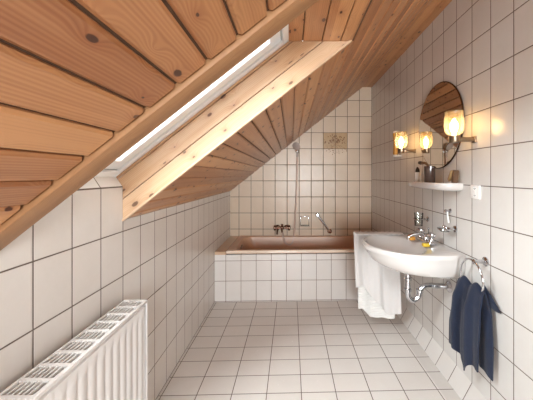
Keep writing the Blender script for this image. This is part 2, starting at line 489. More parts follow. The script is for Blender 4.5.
bm = BM(); box(bm, (uw0 + 0.1, YN + 0.07, WN + 0.04), (uw1 - 0.1, YO - 0.08, WN + 0.046)); slope_obj('pane', bm, m_glass, win)

# unseen window added behind the camera as an inlet for fill light
bm = BM()
for a0, a1, b0, b1 in ((wx0, wx0 + .05, wz0, 1.40), (wx1 - .05, wx1, wz0, 1.9), (wx0, wx1, wz0, wz0 + .05)):
    box(bm, (a0, YF - 0.09, b0), (a1, YF - 0.03, b1), 0.004)
prism(bm, [(wx0, 1.39), (wx1, 1.90), (wx1, 1.95), (wx0, 1.44)], 1, YF - 0.09, YF - 0.03)
w2 = struct('rear_fill_window', bm, m_frame)
bm = BM(); prism(bm, [(wx0 + .04, wz0 + .04), (wx1 - .04, wz0 + .04), (wx1 - .04, 1.90), (wx0 + .04, 1.42)], 1, YF - 0.063, YF - 0.057)
o = link('pane', bm, m_glass, w2)

# ------------------------------------------------------------------ radiator
RY0, RY1, RXB, RXF, RZ0, RZ1 = 0.20, 1.245, -0.722, -0.620, 0.12, 0.72
rad = thing('radiator', (-0.67, 0.72, 0.0), 'white panel radiator with slotted top grille mounted low on the left tiled wall', 'radiator')
# fluted front panel
bm = BM(); pitch = 0.0415; sec = []
y = RY0 + 0.012
while y < RY1 - 0.012:
    for dy, dx in ((0.0, -0.003), (0.0035, -0.003), (0.0065, 0.0), (0.0385, 0.0)):
        if y + dy < RY1 - 0.012: sec.append((y + dy, RXF + dx))
    y += pitch
def front_ring(z, inset):
    return [(max(x - inset, RXF - 0.012 - inset * 0), yy, z) for yy, x in sec]
rings = []
for z, ins in ((RZ0, 0.014), (RZ0 + 0.012, 0.004), (RZ0 + 0.03, 0.0)):
    rings.append([(RXF - ins if z < RZ0 + 0.03 else RXF, yy, z) for yy, x in sec])
rings.append([(x, yy, RZ0 + 0.05) for yy, x in sec]); rings.append([(x, yy, RZ1 - 0.065) for yy, x in sec])
rings.append([(RXF, yy, RZ1 - 0.045) for yy, x in sec]); rings.append([(RXF, yy, RZ1 - 0.02) for yy, x in sec])
rings.append([(RXF - 0.014, yy, RZ1 - 0.012) for yy, x in sec])
back = [[(RXF - 0.02, yy, z) for yy, x in sec] for z in (RZ1 - 0.012, RZ0)]
loft(bm, rings + back, False, False, closed=False)
link('front_panel', bm, m_rad, rad)
bm = BM(); box(bm, (RXB, RY0 + 0.012, RZ0), (RXB + 0.012, RY1 - 0.012, RZ1 - 0.012), 0.003)
link('back_panel', bm, m_rad, rad)
bm = BM()
y = RY0 + 0.03
while y < RY1 - 0.03:
    box(bm, (RXB + 0.014, y, RZ0 + 0.02), (RXF - 0.022, y + 0.0015, RZ1 - 0.09)); y += 0.02
link('convector_fins', bm, m_dark, rad)
for nm, ya, yb in (('side_cover', RY1 - 0.012, RY1), ('side_cover', RY0, RY0 + 0.012)):
    bm = BM(); box(bm, (RXB, ya, RZ0 + 0.004), (RXF, yb, RZ1 - 0.002), 0.003); link(nm, bm, m_rad, rad)
bm = BM()
xs0, xs1g = RXB + 0.009, RXF - 0.014
box(bm, (RXB, RY0, RZ1 - 0.012), (xs0, RY1, RZ1), 0.002); box(bm, (xs1g, RY0, RZ1 - 0.012), (RXF, RY1, RZ1), 0.003)
yy = RY1
while yy > RY0 + 0.01:
    w = 0.018 if yy == RY1 else 0.012
    box(bm, (xs0 - .002, yy - w, RZ1 - 0.008), (xs1g + .002, yy, RZ1 - 0.0006)); yy -= 0.060
ns = 6; pw = (xs1g - xs0) / ns
for i in range(1, ns):
    xx = xs0 + i * pw
    box(bm, (xx - 0.0020, RY0 + .01, RZ1 - 0.008), (xx + 0.0020, RY1 - .01, RZ1 - 0.0008))
link('top_grille', bm, m_rad, rad)
for yb in (0.40, 1.05):
    bm = BM(); box(bm, (XL + .0008, yb, 0.5), (RXB + 0.003, yb + 0.03, 0.60), 0.002); link('wall_bracket', bm, m_rad, rad)

# ------------------------------------------------------------------ bath
KS = 0.035
def yf(x): return 2.868 + KS * (x - 0.1)
tub = thing('bathtub', (0.15, 3.2, 0.0), 'built-in beige bathtub with white tiled front across the back wall', 'bathtub')
ZR = 0.500
XI = -0.642
bm = BM()
prism(bm, [(XL + .001, yf(XL)), (XR - .001, yf(XR)), (XR - .001, yf(XR) + 0.04), (XL + .001, yf(XL) + 0.04)], 2, 0.0, ZR - 0.03)
box(bm, (XL + .001, 2.87, ZR - 0.03), (XI + .0, 2.90, ZR - 0.001))
link('tiled_front', bm, m_tub_t, tub, smooth=False)
bm = BM(); prism(bm, [(XL + .001, yf(XL)), (XI, yf(XI)), (XI + 0.003, YB - .001), (XL + .001, YB - .001)], 2, ZR - 0.03, ZR)
link('tiled_ledge', bm, m_ledge, tub, smooth=False)
# tub shell
def rrect(x0, x1, y0, y1, r, z, n=8):
    out = []
    for cx, cy, a0 in ((x1 - r, y1 - r, 0), (x0 + r, y1 - r, 90), (x0 + r, y0 + r, 180), (x1 - r, y0 + r, 270)):
        for i in range(n + 1):
            a = math.radians(a0 + 90 * i / n)
            x = cx + r * math.cos(a); yy = cy + r * math.sin(a)
            out.append((x, yy, z))
    return out
x0, x1, y0, y1 = XI + 0.002, XR - 0.002, 2.872, YB - 0.002
def sk(r): return [(x, yy + (KS * (x - 0.1) * (1 - (yy - y0) / (y1 - y0))), z) for x, yy, z in r]
rings = [sk(rrect(x0, x1, y0, y1, 0.012, ZR - 0.022)), sk(rrect(x0, x1, y0, y1, 0.014, ZR + 0.002)),
         sk(rrect(x0 + .004, x1 - .004, y0 + .004, y1 - .004, 0.016, ZR + 0.008)),
         sk(rrect(x0 + .06, x1 - .06, y0 + .035, y1 - .05, 0.10, ZR + 0.008)),
         sk(rrect(x0 + .068, x1 - .068, y0 + .043, y1 - .058, 0.11, ZR + 0.0)),
         sk(rrect(x0 + .09, x1 - .10, y0 + .06, y1 - .07, 0.13, ZR - 0.10)),
         sk(rrect(x0 + .13, x1 - .25, y0 + .09, y1 - .095, 0.15, ZR - 0.30)),
         sk(rrect(x0 + .18, x1 - .36, y0 + .13, y1 - .13, 0.15, ZR - 0.385)),
         sk(rrect(x0 + .3, x1 - .5, y0 + .2, y1 - .2, 0.1, ZR - 0.40))]
loft(bm := BM(), rings, False, True)
link('tub_shell', bm, m_tub, tub)
bm = BM(); prism(bm, [(XI, yf(XI) - 0.004), (XR - .002, yf(XR) - 0.004), (XR - .002, yf(XR) + 0.012), (XI, yf(XI) + 0.012)], 2, ZR - 0.018, ZR + 0.0095)
bmesh.ops.bevel(bm, geom=list(bm.edges), offset=0.003, segments=2, affect='EDGES')
link('front_rim', bm, m_rim, tub)
bm = BM(); lathe(bm, (-0.56, 3.21, 0.455), (0.96, 0, -0.28), [(0.0, 0.012), (0.026, 0.012), (0.03, 0.008), (0.03, 0.0)][::-1]); link('overflow_cap', bm, m_chrome, tub)

# ------------------------------------------------------------------ bath fittings on back wall
def bp(px, py, y=YB): return ((px - 291) / F * y, y, 1.26 - (py - 175) / F * y)
mix = thing('bath_mixer', bp(282, 229, YB - .001), 'brown tinted chrome bath mixer with two handles on the back wall above the tub', 'tap')
yb = YB - 0.06
cx, _, cz = bp(282.2, 227)
bm = BM(); tube(bm, [(cx - .07, yb, cz), (cx + .07, yb, cz)], 0.017, 16, curved=False)
for s in (-1, 1):
    tube(bm, [(cx + s*.055, yb, cz), (cx + s*.065, YB - 0.012, cz)], 0.013, 14, curved=False)
ball(bm, (cx, yb, cz), 0.026)
link('mixer_body', bm, m_brass_dark, mix)
for s in (-1, 1):
    bm = BM(); lathe(bm, (cx + s*.055, YB - .0005, cz), (0, -1, 0), [(0.0, 0), (0.03, 0), (0.03, 0.006), (0.018, 0.014), (0.0, 0.014)]); link('wall_rosette', bm, m_brass_dark, mix)
    bm = BM()
    lathe(bm, (cx + s*.066, yb, cz), (s, 0, 0), [(0.012, 0), (0.016, 0.004), (0.031, 0.008), (0.035, 0.022), (0.030, 0.034), (0.010, 0.040)], 12)
    for i in range(5):
        a = 2*PI*i/5; ball(bm, (cx + s*.085, yb + .024*math.cos(a), cz + .024*math.sin(a)), 0.008, n=8)
    link('handle', bm, m_brass_dark, mix)
bm = BM(); tube(bm, [(cx - .05, yb, cz - .01), (cx - .052, yb - .03, cz - .02), (cx - .055, yb - .06, cz - .035), (cx - .058, yb - .075, cz - .065)], 0.011, 14); link('spout', bm, m_brass_dark, mix)
bm = BM(); lathe(bm, (cx, yb, cz + .018), (0, 0, 1), [(0.012, 0), (0.010, 0.015), (0.013, 0.02), (0.013, 0.028), (0.0, 0.03)], 14); link('diverter_knob', bm, m_brass_dark, mix)
bm = BM(); lathe(bm, (cx, yb, cz - .02), (0, 0, -1), [(0.012, 0), (0.012, 0.012), (0.009, 0.02), (0.009, 0.04)], 14); link('hose_outlet', bm, m_brass_dark, mix)

hs = thing('hand_shower', bp(297, 150), 'hand shower in a wall holder with its long hose hanging down to the bath mixer', 'shower')
hx, _, hz = bp(297.5, 149)
bm = BM(); lathe(bm, (hx, YB - .0005, hz - .03), (0, -1, 0), [(0.0, 0), (0.024, 0), (0.024, 0.008), (0.012, 0.014), (0.012, 0.045)]); ball(bm, (hx, YB - .052, hz - .03), 0.02); link('wall_holder', bm, m_chrome, hs)
bm = BM()
tube(bm, [(hx - .003, YB - .040, hz - .10), (hx, YB - .050, hz - .05), (hx + .001, YB - .062, hz), (hx - .004, YB - .085, hz + .03)], lambda t: 0.0115 + 0.003*t, 16)
link('handle', bm, m_shower, hs)
bm = BM(); lathe(bm, (hx - .005, YB - .068, hz + .040), (-.35, -.75, -.45), [(0.012, -0.006), (0.040, 0.012), (0.050, 0.024), (0.050, 0.034), (0.043, 0.038), (0.0, 0.038)], 24); link('shower_head', bm, m_shower, hs)
bm = BM()
tube(bm, [(hx - .003, YB - .040, hz - .10), (hx - .006, YB - .038, hz - .16), (hx - .015, YB - .034, 1.0), (hx - .028, YB - .036, 0.78), (hx - .040, YB - .042, 0.56),
          (hx - .062, YB - .06, 0.44), (hx - .10, YB - .068, 0.405), (cx + .035, YB - .066, 0.44), (cx + .008, yb, 0.53), (cx, yb, cz - .055)], 0.0105, 10, k=10)
link('hose', bm, m_hose, hs)

sd = thing('soap_dish', bp(304.5, 222), 'small clear square soap tray mounted on the back wall beside the shower hose', 'soap dish')
sx, _, sz = bp(304.6, 220.5)
bm = BM()
rect = [(sx - .058, sz + .05), (sx + .058, sz + .05)]
box(bm, (sx - .055, YB - .012, sz - .055), (sx - .048, YB - .0005, sz + .055), .002)
box(bm, (sx + .048, YB - .012, sz - .055), (sx + .055, YB - .0005, sz + .055), .002)
box(bm, (sx - .055, YB - .012, sz + .048), (sx + .055, YB - .0005, sz + .055), .002)
link('frame', bm, m_chrome, sd)
bm = BM(); box(bm, (sx - .055, YB - .07, sz - .060), (sx + .055, YB - .0005, sz - .052), .003)
box(bm, (sx - .055, YB - .07, sz - .055), (sx + .055, YB - .064, sz - .04), .002)
link('tray', bm, m_clear, sd)

gr = thing('grab_bar', bp(323.5, 222), 'diagonal chrome grab bar on the back wall above the bathtub', 'grab bar')
A = Vector(bp(317.5, 215.0)); B = Vector(bp(329.5, 231))
A.y = B.y = YB - 0.045
bm = BM(); d = (B - A).normalized(); tube(bm, [A - d*.015, B + d*.012], 0.014, 16, curved=False); link('bar', bm, m_chrome, gr)
for P_, mm in ((A, m_chrome), (B, m_brass_dark)):
    bm = BM(); lathe(bm, (P_.x, YB - .0005, P_.z), (0, -1, 0), [(0.0, 0), (0.028, 0), (0.028, 0.008), (0.016, 0.014), (0.015, 0.045), (0.02, 0.06), (0.0, 0.062)], 20); link('wall_mount', bm, mm, gr)

# decorative tiles
dt = thing('flower_tile', (0.554, YB, 1.5), 'four tiles with a brown painted flower bouquet set in the upper back wall', 'tile')
z0 = TZ - .01 + 1.4
X0 = 1.002 - 0.6
bm = BM()
for i in range(2):
    box(bm, (X0 + i*.15 + .0025, YB - .0015, z0 - .0 + .0025), (X0 + (i+1)*.15 - .0025, YB, z0 + .2 - .0025), .0006, 1)
link('amber_tiles', bm, m_decor, dt)
bm = BM(); rr = random.Random(3)
cxm, czm = X0 + .15, z0 + .075
for i in range(95):
    if i < 62: a = rr.uniform(-.15, PI + .15); L = rr.uniform(.02, .14); 
    else: a = rr.uniform(PI + .5, 2*PI - .5); L = rr.uniform(.06, .2)
    px_, pz_ = cxm + L*math.cos(a), czm + L*math.sin(a)*.78
    px_ = min(max(px_, X0 + .012), X0 + .288); pz_ = min(pz_, z0 + .185)
    s = rr.uniform(.004, .010) if i < 62 else rr.uniform(.003, .006)
    lathe(bm, (px_, YB - .0016, pz_), (0, -1, 0), [(s, 0), (s*.7, .0006), (0, .001)], 7)
    if i % 3 == 0:
        tube(bm, [(cxm, YB - .0017, czm - .02), ((cxm+px_)/2 + .006, YB - .0017, (czm+pz_)/2), (px_, YB - .0017, pz_)], 0.0009, 5, k=3)
link('flower_motif', bm, m_motif, dt)

# ------------------------------------------------------------------ washbasin
ws = thing('washbasin', (XR, 1.95, 0.66), 'white wall-hung washbasin on the right tiled wall beneath the round mirror', 'washbasin')
half = [(1.009, 1.655), (.95, 1.632), (.85, 1.622), (.74, 1.632), (.65, 1.665), (.575, 1.73), (.523, 1.81), (.50, 1.88), (.494, 1.95)]
out2 = half + [(x, 3.90 - y) for x, y in reversed(half[:-1])]
sp_ = spline([(x, y, 0) for x, y in out2], 6)
backl = [Vector((1.009, sp_[-1].y + (sp_[0].y - sp_[-1].y) * i / 12, 0)) for i in range(1, 12)]
OUT = sp_ + backl; N = len(OUT)
CB = Vector((.715, 1.95, 0))
def ring_out(s, z, sy=None, keep=True):
    sy = sy or s
    return [(1.009 - (1.009 - p.x) * s, 1.95 + (p.y - 1.95) * sy, z) for p in OUT]
def ring_in(rx, ry, z, cx=.700):
    r = []
    for p in OUT:
        a = math.atan2((p.y - 1.95) / .33, (p.x - .73) / .25)
        r.append((cx + rx * math.cos(a), 1.95 + ry * math.sin(a), z))
    return r
rings = [ring_out(.30, .652, .3), ring_out(.62, .656, .82), ring_out(.82, .672, .92), ring_out(.91, .700, .96), ring_out(.965, .745, .985), ring_out(.985, .765, .992),
         ring_out(1.0, .772, 1.0), ring_out(1.004, .786, 1.003), ring_out(.99, .798, .99), ring_out(.97, .802, .97),
         ring_in(.185, .275, .797), ring_in(.172, .258, .786), ring_in(.155, .235, .745), ring_in(.12, .18, .705), ring_in(.05, .07, .690), ring_in(.022, .022, .689)]
bm = BM(); loft(bm, rings, True, True)
# shroud at the wall side below the rim
lz = [(.82, .655), (.86, .672), (.94, .70)]
link('basin_bowl', bm, m_white, ws)
bm = BM()
box(bm, (.86, 1.672, .650), (1.008, 2.228, .770), .02, 4); link('basin_back', bm, m_white, ws)
bm = BM(); lathe(bm, (.70, 1.95, .6885), (0, 0, 1), [(0.0, 0), (0.022, 0), (0.022, 0.003), (0.014, 0.004), (0.0, 0.002)]); link('drain_ring', bm, m_chrome, ws)
# faucet
fx, fy, fz = .915, 1.95, .802
bm = BM()
box(bm, (fx - .028, fy - .10, fz - .002), (fx + .028, fy + .10, fz + .024), .010, 3)
lathe(bm, (fx, fy, fz + .02), (0, 0, 1), [(.024, 0), (.020, .02), (.018, .035), (.010, .042), (0, .043)])
fa = link('faucet', bm, m_chrome, ws)
bm = BM(); tube(bm, [(fx, fy, fz + .03), (fx - .03, fy, fz + .055), (fx - .08, fy, fz + .055), (fx - .115, fy, fz + .04), (fx - .12, fy, fz + .02)], lambda t: .013 - .003*t, 14); link('spout', bm, m_chrome, fa)
for s in (-1, 1):
    bm = BM()
    yy = fy + s * .078
    lathe(bm, (fx, yy, fz + .022), (0, 0, 1), [(.018, 0), (.014, .010), (.013, .022), (.024, .030), (.027, .040), (.025, .052), (.012, .060), (0, .061)], 20)
    for i in range(6):
        a = 2*PI*i/6; ball(bm, (fx + .024*math.cos(a), yy + .024*math.sin(a), fz + .064), .0075, sz=1.5, n=8)
    link('handle', bm, m_chrome, fa)
bm = BM(); tube(bm, [(fx + .02, fy, fz + .02), (fx + .02, fy, fz + .09)], .003, 8, curved=False); ball(bm, (fx + .02, fy, fz + .094), .007); link('drain_lever', bm, m_chrome, fa)
# trap
tx, ty = .752, 1.85
bm = BM()
tube(bm, [(tx, ty, .66), (tx, ty, .60), (tx, ty, .53), (tx + .004, ty, .480), (tx + .035, ty, .452), (tx + .070, ty, .478), (tx + .078, ty, .515), (tx + .10, ty, .540), (tx + .14, ty, .548), (tx + .20, ty - .01, .548), (XR - .002, ty - .02, .548)], .0165, 18)
tr = link('drain_trap', bm, m_chrome, ws)
for z in (.648, .60, .53):
    bm = BM(); lathe(bm, (tx, ty, z), (0, 0, -1), [(.017, 0), (.024, .002), (.024, .018), (.017, .022)], 16); link('slip_nut', bm, m_chrome, tr)
bm = BM(); lathe(bm, (tx + .0775, ty, .525), (0, 0, -1), [(.017, 0), (.023, .002), (.023, .018), (.017, .022)], 16); link('slip_nut', bm, m_chrome, tr)
bm = BM(); lathe(bm, (XR - .0005, ty - .02, .548), (-1, 0, 0), [(0, 0), (.036, 0), (.036, .004), (.022, .016), (.017, .018)], 20); link('wall_rosette', bm, m_chrome, tr)
for yy in (1.93, 2.06):
    bm = BM()
    lathe(bm, (XR - .0005, yy, .60), (-1, 0, 0), [(0, 0), (.028, 0), (.028, .005), (.013, .012), (.013, .055), (.016, .056), (.016, .085), (0, .086)], 16)
    v = link('stop_valve', bm, m_chrome, ws)
    bm = BM(); lathe(bm, (XR - .09, yy, .60), (-1, 0, 0), [(.005, 0), (.005, .01), (.017, .012), (.019, .022), (.014, .03), (0, .031)], 10); link('valve_handle', bm, m_chrome, v)
    bm = BM(); tube(bm, [(XR - .07, yy, .61), (XR - .07, yy, .64), (XR - .085, yy + (.02 if yy < 1.95 else -.02), .67)], .005, 8); link('supply_pipe', bm, m_chrome, v)

# soaps beside the handles
def soap(name, c, mat, label):
    bm = BM(); box(bm, (c[0] - .022, c[1] - .016, c[2]), (c[0] + .022, c[1] + .016, c[2] + .024), .008, 3)
    o = link(name, bm, mat); o['label'] = label; o['category'] = 'soap'; return o
soap('soap_bar', (.862, 1.835, .8015), m_yellow, 'yellow soap on the basin rim by the near tap handle')
soap('soap_bar', (.850, 2.02, .8015), m_orange, 'orange soap on the basin rim by the far tap handle')

# white cloths over the far side of the basin
def sheet(rows, th=0.004):
    """rows: list of rows of points, made into a solid sheet"""
    bm = BM(); V = [[bm.verts.new(p) for p in r] for r in rows]
    for a, b in zip(V, V[1:]):
        for i in range(len(a) - 1): bm.faces.new((a[i], a[i+1], b[i+1], b[i]))
    bmesh.ops.recalc_face_normals(bm, faces=bm.faces)
    bmesh.ops.solidify(bm, geom=list(bm.faces), thickness=th)
    return bm
def fold(x, k): return math.sin(x * k[0] + k[1]) * k[2] + math.sin(x * k[0] * 2.3 + k[3]) * k[2] * .4
def hang(x0, x1, ztop, zbot_fn, ybase, k, th, inner=True, side=0.0, nx=60, nz=44, taper=0.0, rib=0.0):
    rows = []
    if inner:
        for t in (0.0, 0.35, 0.7, 1.0):
            rows.append([(x0 + (x1-x0)*i/nx, ybase - .10 + .085*t, ztop - .004 + .006*math.sin(t*PI) + .002*math.sin(i*.9)) for i in range(nx+1)])
        rows.append([(x0 + (x1-x0)*i/nx, ybase - .004, ztop - .002 + .002*math.sin(i*.9)) for i in range(nx+1)])
    for j in range(nz + 1):
        t = j / nz; r = []
        for i in range(nx + 1):
            s = i / nx; x = x0 + (x1 - x0) * s
            zb = zbot_fn(s); z = ztop - .012 + (zb - ztop + .012) * t
            xx = x + taper * t * (0.5 - s) * 2 * 1.0 + side * t
            amp = min(1.0, .15 + t * 1.3)
            r.append((xx, ybase + .006 + abs(k[2]) * 1.3 * amp + fold(x, k) * amp + rib * math.sin(z * 2 * PI / .022), z))
        rows.append(r)
    return sheet(rows, th)
cl = hang(.500, .86, .812, lambda s: .36 - .02*s - .20*min(1, max(0, (s - .22) * 2.2)) + .012*math.sin(s*14), 2.285, (34, .6, .013, 1.1), .003, taper=0.0, side=.02)
o = link('draped_cloth', cl, m_cloth); o['label'] = 'thin white cloth draped over the basin side nearest the bathtub'; o['category'] = 'cloth'
cl = hang(.55, .84, .70, lambda s: .165 - .07*min(1, max(0, (s-.12)*5)) + .008*math.sin(s*5 + .5) , 2.333, (26, 2.2, .010, .4), .010, inner=False, nx=50, nz=170, rib=.0022)
o = link('hanging_towel', cl, m_ribbed); o['label'] = 'thick white towel hanging behind the thin cloth, almost touching the floor'; o['category'] = 'towel'

# ------------------------------------------------------------------ towel ring and navy towel
RYC, RXC, RZC, RR = 1.495, .945, .722, .094
tr = thing('towel_ring', (XR, RYC, .815), 'chrome towel ring on the right wall in front of the washbasin', 'towel ring')
bm = BM(); lathe(bm, (XR - .0005, RYC - .01, .812), (-1, 0, 0), [(0, 0), (.024, 0), (.024, .006), (.011, .012), (.010, .060), (.014, .066), (0, .075)], 20); link('wall_mount', bm, m_chrome, tr)
bm = BM(); torus(bm, (RXC, RYC + .01, RZC), (1, 0.0, 0.0), RR, .0055); link('ring', bm, m_chrome, tr)
# navy towel: folded over the lower ring, two hanging layers
def tw(side, y0, y1, zb, kk, xoff, th):
    rows = []; nx = 46; nz = 50
    for j in range(nz + 1):
        t = j / nz; r = []
        for i in range(nx + 1):
            s = i / nx
            w = .84 + .16 * min(1, t * 1.6)
            yc = RYC + .012 + (y0 + y1 - 2*RYC) / 2 * min(1, t*1.5)
            y = yc + (s - .5) * (y1 - y0) * w
            # arc of the ring in the first part
            dy = min(abs(y - RYC - .01), RR * .98)
            ztop = RZC - .047 + .012 * math.cos(4*PI*(s-.5) + PI)
            z = ztop + (zb(s) - ztop) * t
            f = math.sin(s * kk[0] + kk[1]) * kk[2] * (1.25 - .5*t) + math.sin(s*kk[0]*2.1 + 1.0 + t*2) * kk[2] * .35
            xb = RXC + side * (.008 + xoff * min(1, t * 5)) + f * min(1, .25 + t * 3)
            r.append((xb, y, z))
        rows.append(r)
    return rows
front = tw(-1, 1.405, 1.655, lambda s: .285 - .055*math.exp(-((s-.38)/.10)**2) + (0.008*math.sin(s*9)), (13, .4, .013), .016, .006)
backr = tw(+1, 1.375, 1.60, lambda s: .262 + .05*s + .01*math.sin(s*7), (11, 2.0, .009), .014, .006)
bridge = [[((a[0]*(1-t) + b[0]*t), (a[1]*(1-t)+b[1]*t), (a[2]*(1-t)+b[2]*t) + .016*math.sin(PI*t)) for a, b in zip(front[0], backr[0])] for t in (0.25, .5, .75)]
bm = sheet(front[::-1] + bridge + backr, .007)
o = link('navy_towel', bm, m_navy); o['label'] = 'dark navy blue terry towel hanging from the chrome ring'; o['category'] = 'towel'
# loose corner towards the wall
bm = BM(); cr = []
for i in range(14):
    t = i / 13
    c0 = Vector((.972 + .028*t, 1.455 - .082*t, .668 - .066*t)); h = .045*(1-t)**.7 + .004
    cr.append([c0 + Vector((.010*math.cos(a)*(1-t*.6), .006*math.sin(a*2), h*math.sin(a))) for a in [2*PI*q/12 for q in range(12)]])
loft(bm, cr); c_ = link('loose_corner', bm, m_navy, o)

# ------------------------------------------------------------------ mirror
MY, MZ, MR = 1.950, 1.592, .290
mi = thing('round_mirror', (XR, MY, MZ), 'round frameless mirror between two lit wall lamps above the shelf', 'mirror')
bm = BM(); lathe(bm, (XR - .001, MY, MZ), (-1, 0, 0), [(MR - .02, 0), (MR, .006), (MR, .010), (MR - .006, .0125)], 96); link('mirror_edge', bm, m_bevel, mi)
bm = BM(); lathe(bm, (XR - .0137, MY, MZ), (-1, 0, 0), [(MR - .006, 0), (MR - .0065, .0008), (0, .0008)], 96); link('mirror_glass', bm, m_mirror, mi)

# ------------------------------------------------------------------ sconces
def make_sconce(y, label):
    t = thing('wall_lamp', (XR, y, 1.455), label, 'wall lamp', 'lit wall lamps beside the mirror')
    bm = BM(); box(bm, (XR - .012, y - .018, 1.437), (XR - .0005, y + .018, 1.473), .005, 3)
    box(bm, (XR - .125, y - .011, 1.443), (XR - .008, y + .011, 1.467), .006, 3); link('arm', bm, m_bronze, t)
    c = (.895, y, 1.46)
    bm = BM(); lathe(bm, (c[0], y, 1.436), (0, 0, 1), [(0, 0), (.024, 0), (.026, .004), (.026, .038), (.020, .042), (0, .042)], 24); link('socket', bm, m_bronze, t)
    bm = BM(); o_ = [(.022, 0), (.036, .006), (.045, .022), (.049, .05), (.049, .085), (.045, .118), (.0465, .130)]
    i_ = [(r - .0025, h + (.002 if h < .1 else 0)) for r, h in o_][::-1]
    lathe(bm, (c[0], y, 1.478), (0, 0, 1), o_ + i_, 32, cap=False)
    # moulded ribs in the glass
    for v in bm.verts:
        a = math.atan2(v.co.y - y, v.co.x - c[0]); r = 1 + .012 * math.cos(a * 16)
        v.co.x = c[0] + (v.co.x - c[0]) * r; v.co.y = y + (v.co.y - y) * r
    link('glass_shade', bm, m_amber, t)
    bm = BM(); lathe(bm, (c[0], y, 1.480), (0, 0, 1), [(.010, 0), (.011, .012), (.017, .028), (.021, .044), (.019, .060), (.010, .078), (.003, .090), (0, .092)], 20); link('bulb', bm, m_bulb, t)
    return t
make_sconce(1.575, 'lit bronze wall lamp with ribbed glass shade on the near side of the round mirror')
make_sconce(2.33, 'lit bronze wall lamp with ribbed glass shade on the far side of the mirror')

ag = thing('amber_glass_ornament', (XR, 2.62, 1.52), 'upright amber glass piece with pale ends on the wall beyond the far lamp', 'wall ornament')
bm = BM(); lathe(bm, (.955, 2.62, 1.440), (0, 0, 1), [(.012, 0), (.024, .012), (.021, .08), (.021, .13), (.026, .20), (.020, .20), (.016, .12), (.018, .015), (0, .01)], 24, cap=False); link('glass_body', bm, m_amber2, ag)
for z in (1.424, 1.642):
    bm = BM(); lathe(bm, (.955, 2.62, z), (0, 0, 1), [(0, 0), (.022, 0), (.027, .006), (.027, .016), (.018, .022), (0, .022)], 24); box(bm, (.97, 2.612, z + .004), (XR - .0005, 2.628, z + .016), .003); link('end_cap', bm, m_white, ag)

# ------------------------------------------------------------------ shelf and its things
sh = thing('wall_shelf', (XR, 1.95, 1.19), 'white porcelain shelf on the right wall below the round mirror', 'shelf')
pr = [(1.009, 1.68), (.93, 1.685), (.885, 1.73), (.865, 1.82), (.858, 1.95), (.865, 2.08), (.885, 2.17), (.93, 2.215), (1.009, 2.22)]
SO = spline([(x, y, 0) for x, y in pr], 6)
def so(s, z): return [(1.009 - (1.009 - p.x) * s, 1.95 + (p.y - 1.95) * (1 - (1 - s) * .35), z) for p in SO]
bm = BM(); loft(bm, [so(.72, 1.165), so(.90, 1.172), so(.98, 1.185), so(1.0, 1.198), so(.99, 1.208), so(.97, 1.212)], True, False)
bm2 = so(.97, 1.212)
bmesh.ops.holes_fill(bm, edges=[e for e in bm.edges if len(e.link_faces) == 1], sides=0)
link('shelf_board', bm, m_white, sh)
ZS = 1.2125
bt = thing('toiletry_bottle', (.93, 2.11, ZS), 'small white bottle with black cap at the far end of the wall shelf', 'bottle')
bm = BM(); lathe(bm, (.93, 2.11, ZS), (0, 0, 1), [(0, 0), (.015, 0), (.017, .003), (.017, .062), (.012, .068)], 20); link('bottle_body', bm, m_plastic, bt)
bm = BM(); lathe(bm, (.93, 2.11, ZS + .068), (0, 0, 1), [(.012, 0), (.015, .002), (.014, .018), (.006, .036), (0, .040)], 20); link('cap', bm, m_black, bt)
bt = thing('brush_cup', (.925, 1.915, ZS), 'dark brown cup holding a brush, in the middle of the wall shelf', 'cup')
bm = BM(); lathe(bm, (.925, 1.915, ZS), (0, 0, 1), [(0, 0), (.032, 0), (.034, .004), (.035, .106), (.032, .106), (.031, .006), (0, .005)], 28, cap=False); link('cup_body', bm, m_brush, bt)
br = thing('shaving_brush', (.925, 1.915, ZS + .01), 'dark brush leaning out of the brown cup on the shelf', 'brush')
bm = BM(); tube(bm, [(.925, 1.905, ZS + .008), (.925, 1.925, ZS + .09), (.915, 1.945, ZS + .125), (.90, 1.98, ZS + .130)], lambda t: .007 + .003*t, 10); link('handle', bm, m_brown, br)
bm = BM(); lathe(bm, (.903, 1.975, ZS + .130), (-.35, .9, .1), [(.010, 0), (.013, .012), (.011, .028), (0, .034)], 12); link('bristles', bm, m_black, br)
tb = thing('cream_tube', (.93, 1.74, ZS), 'beige and brown tube leaning at the near end of the wall shelf', 'tube')
bm = BM()
def tri(x, ya, za, yb_, zb_, w):
    return None
rings = []
for t, hw, th in ((0, .006, .006), (.15, .013, .012), (.5, .015, .013), (1.0, .018, .002)):
    c0 = Vector((.968, 1.758, ZS + .012)) + Vector((0.0, -.050, .062)) * t; ax = Vector((0, .78, .62))
    rings.append([c0 + Vector((1, 0, 0))*hw*math.cos(a) + ax*th*math.sin(a) for a in [2*PI*q/16 for q in range(16)]])
loft(bm, rings); link('tube_body', bm, m_gold, tb)
cb = thing('comb_case', (.95, 1.715, ZS), 'small dark brown leather case standing beside the beige tube on the shelf', 'case')
bm = BM(); prism(bm, [(1.728, ZS), (1.708, ZS), (1.695, ZS + .074), (1.712, ZS + .078)], 0, .962, .995); bmesh.ops.bevel(bm, geom=list(bm.edges), offset=.003, segments=2, affect='EDGES'); link('case_body', bm, m_brown, cb)

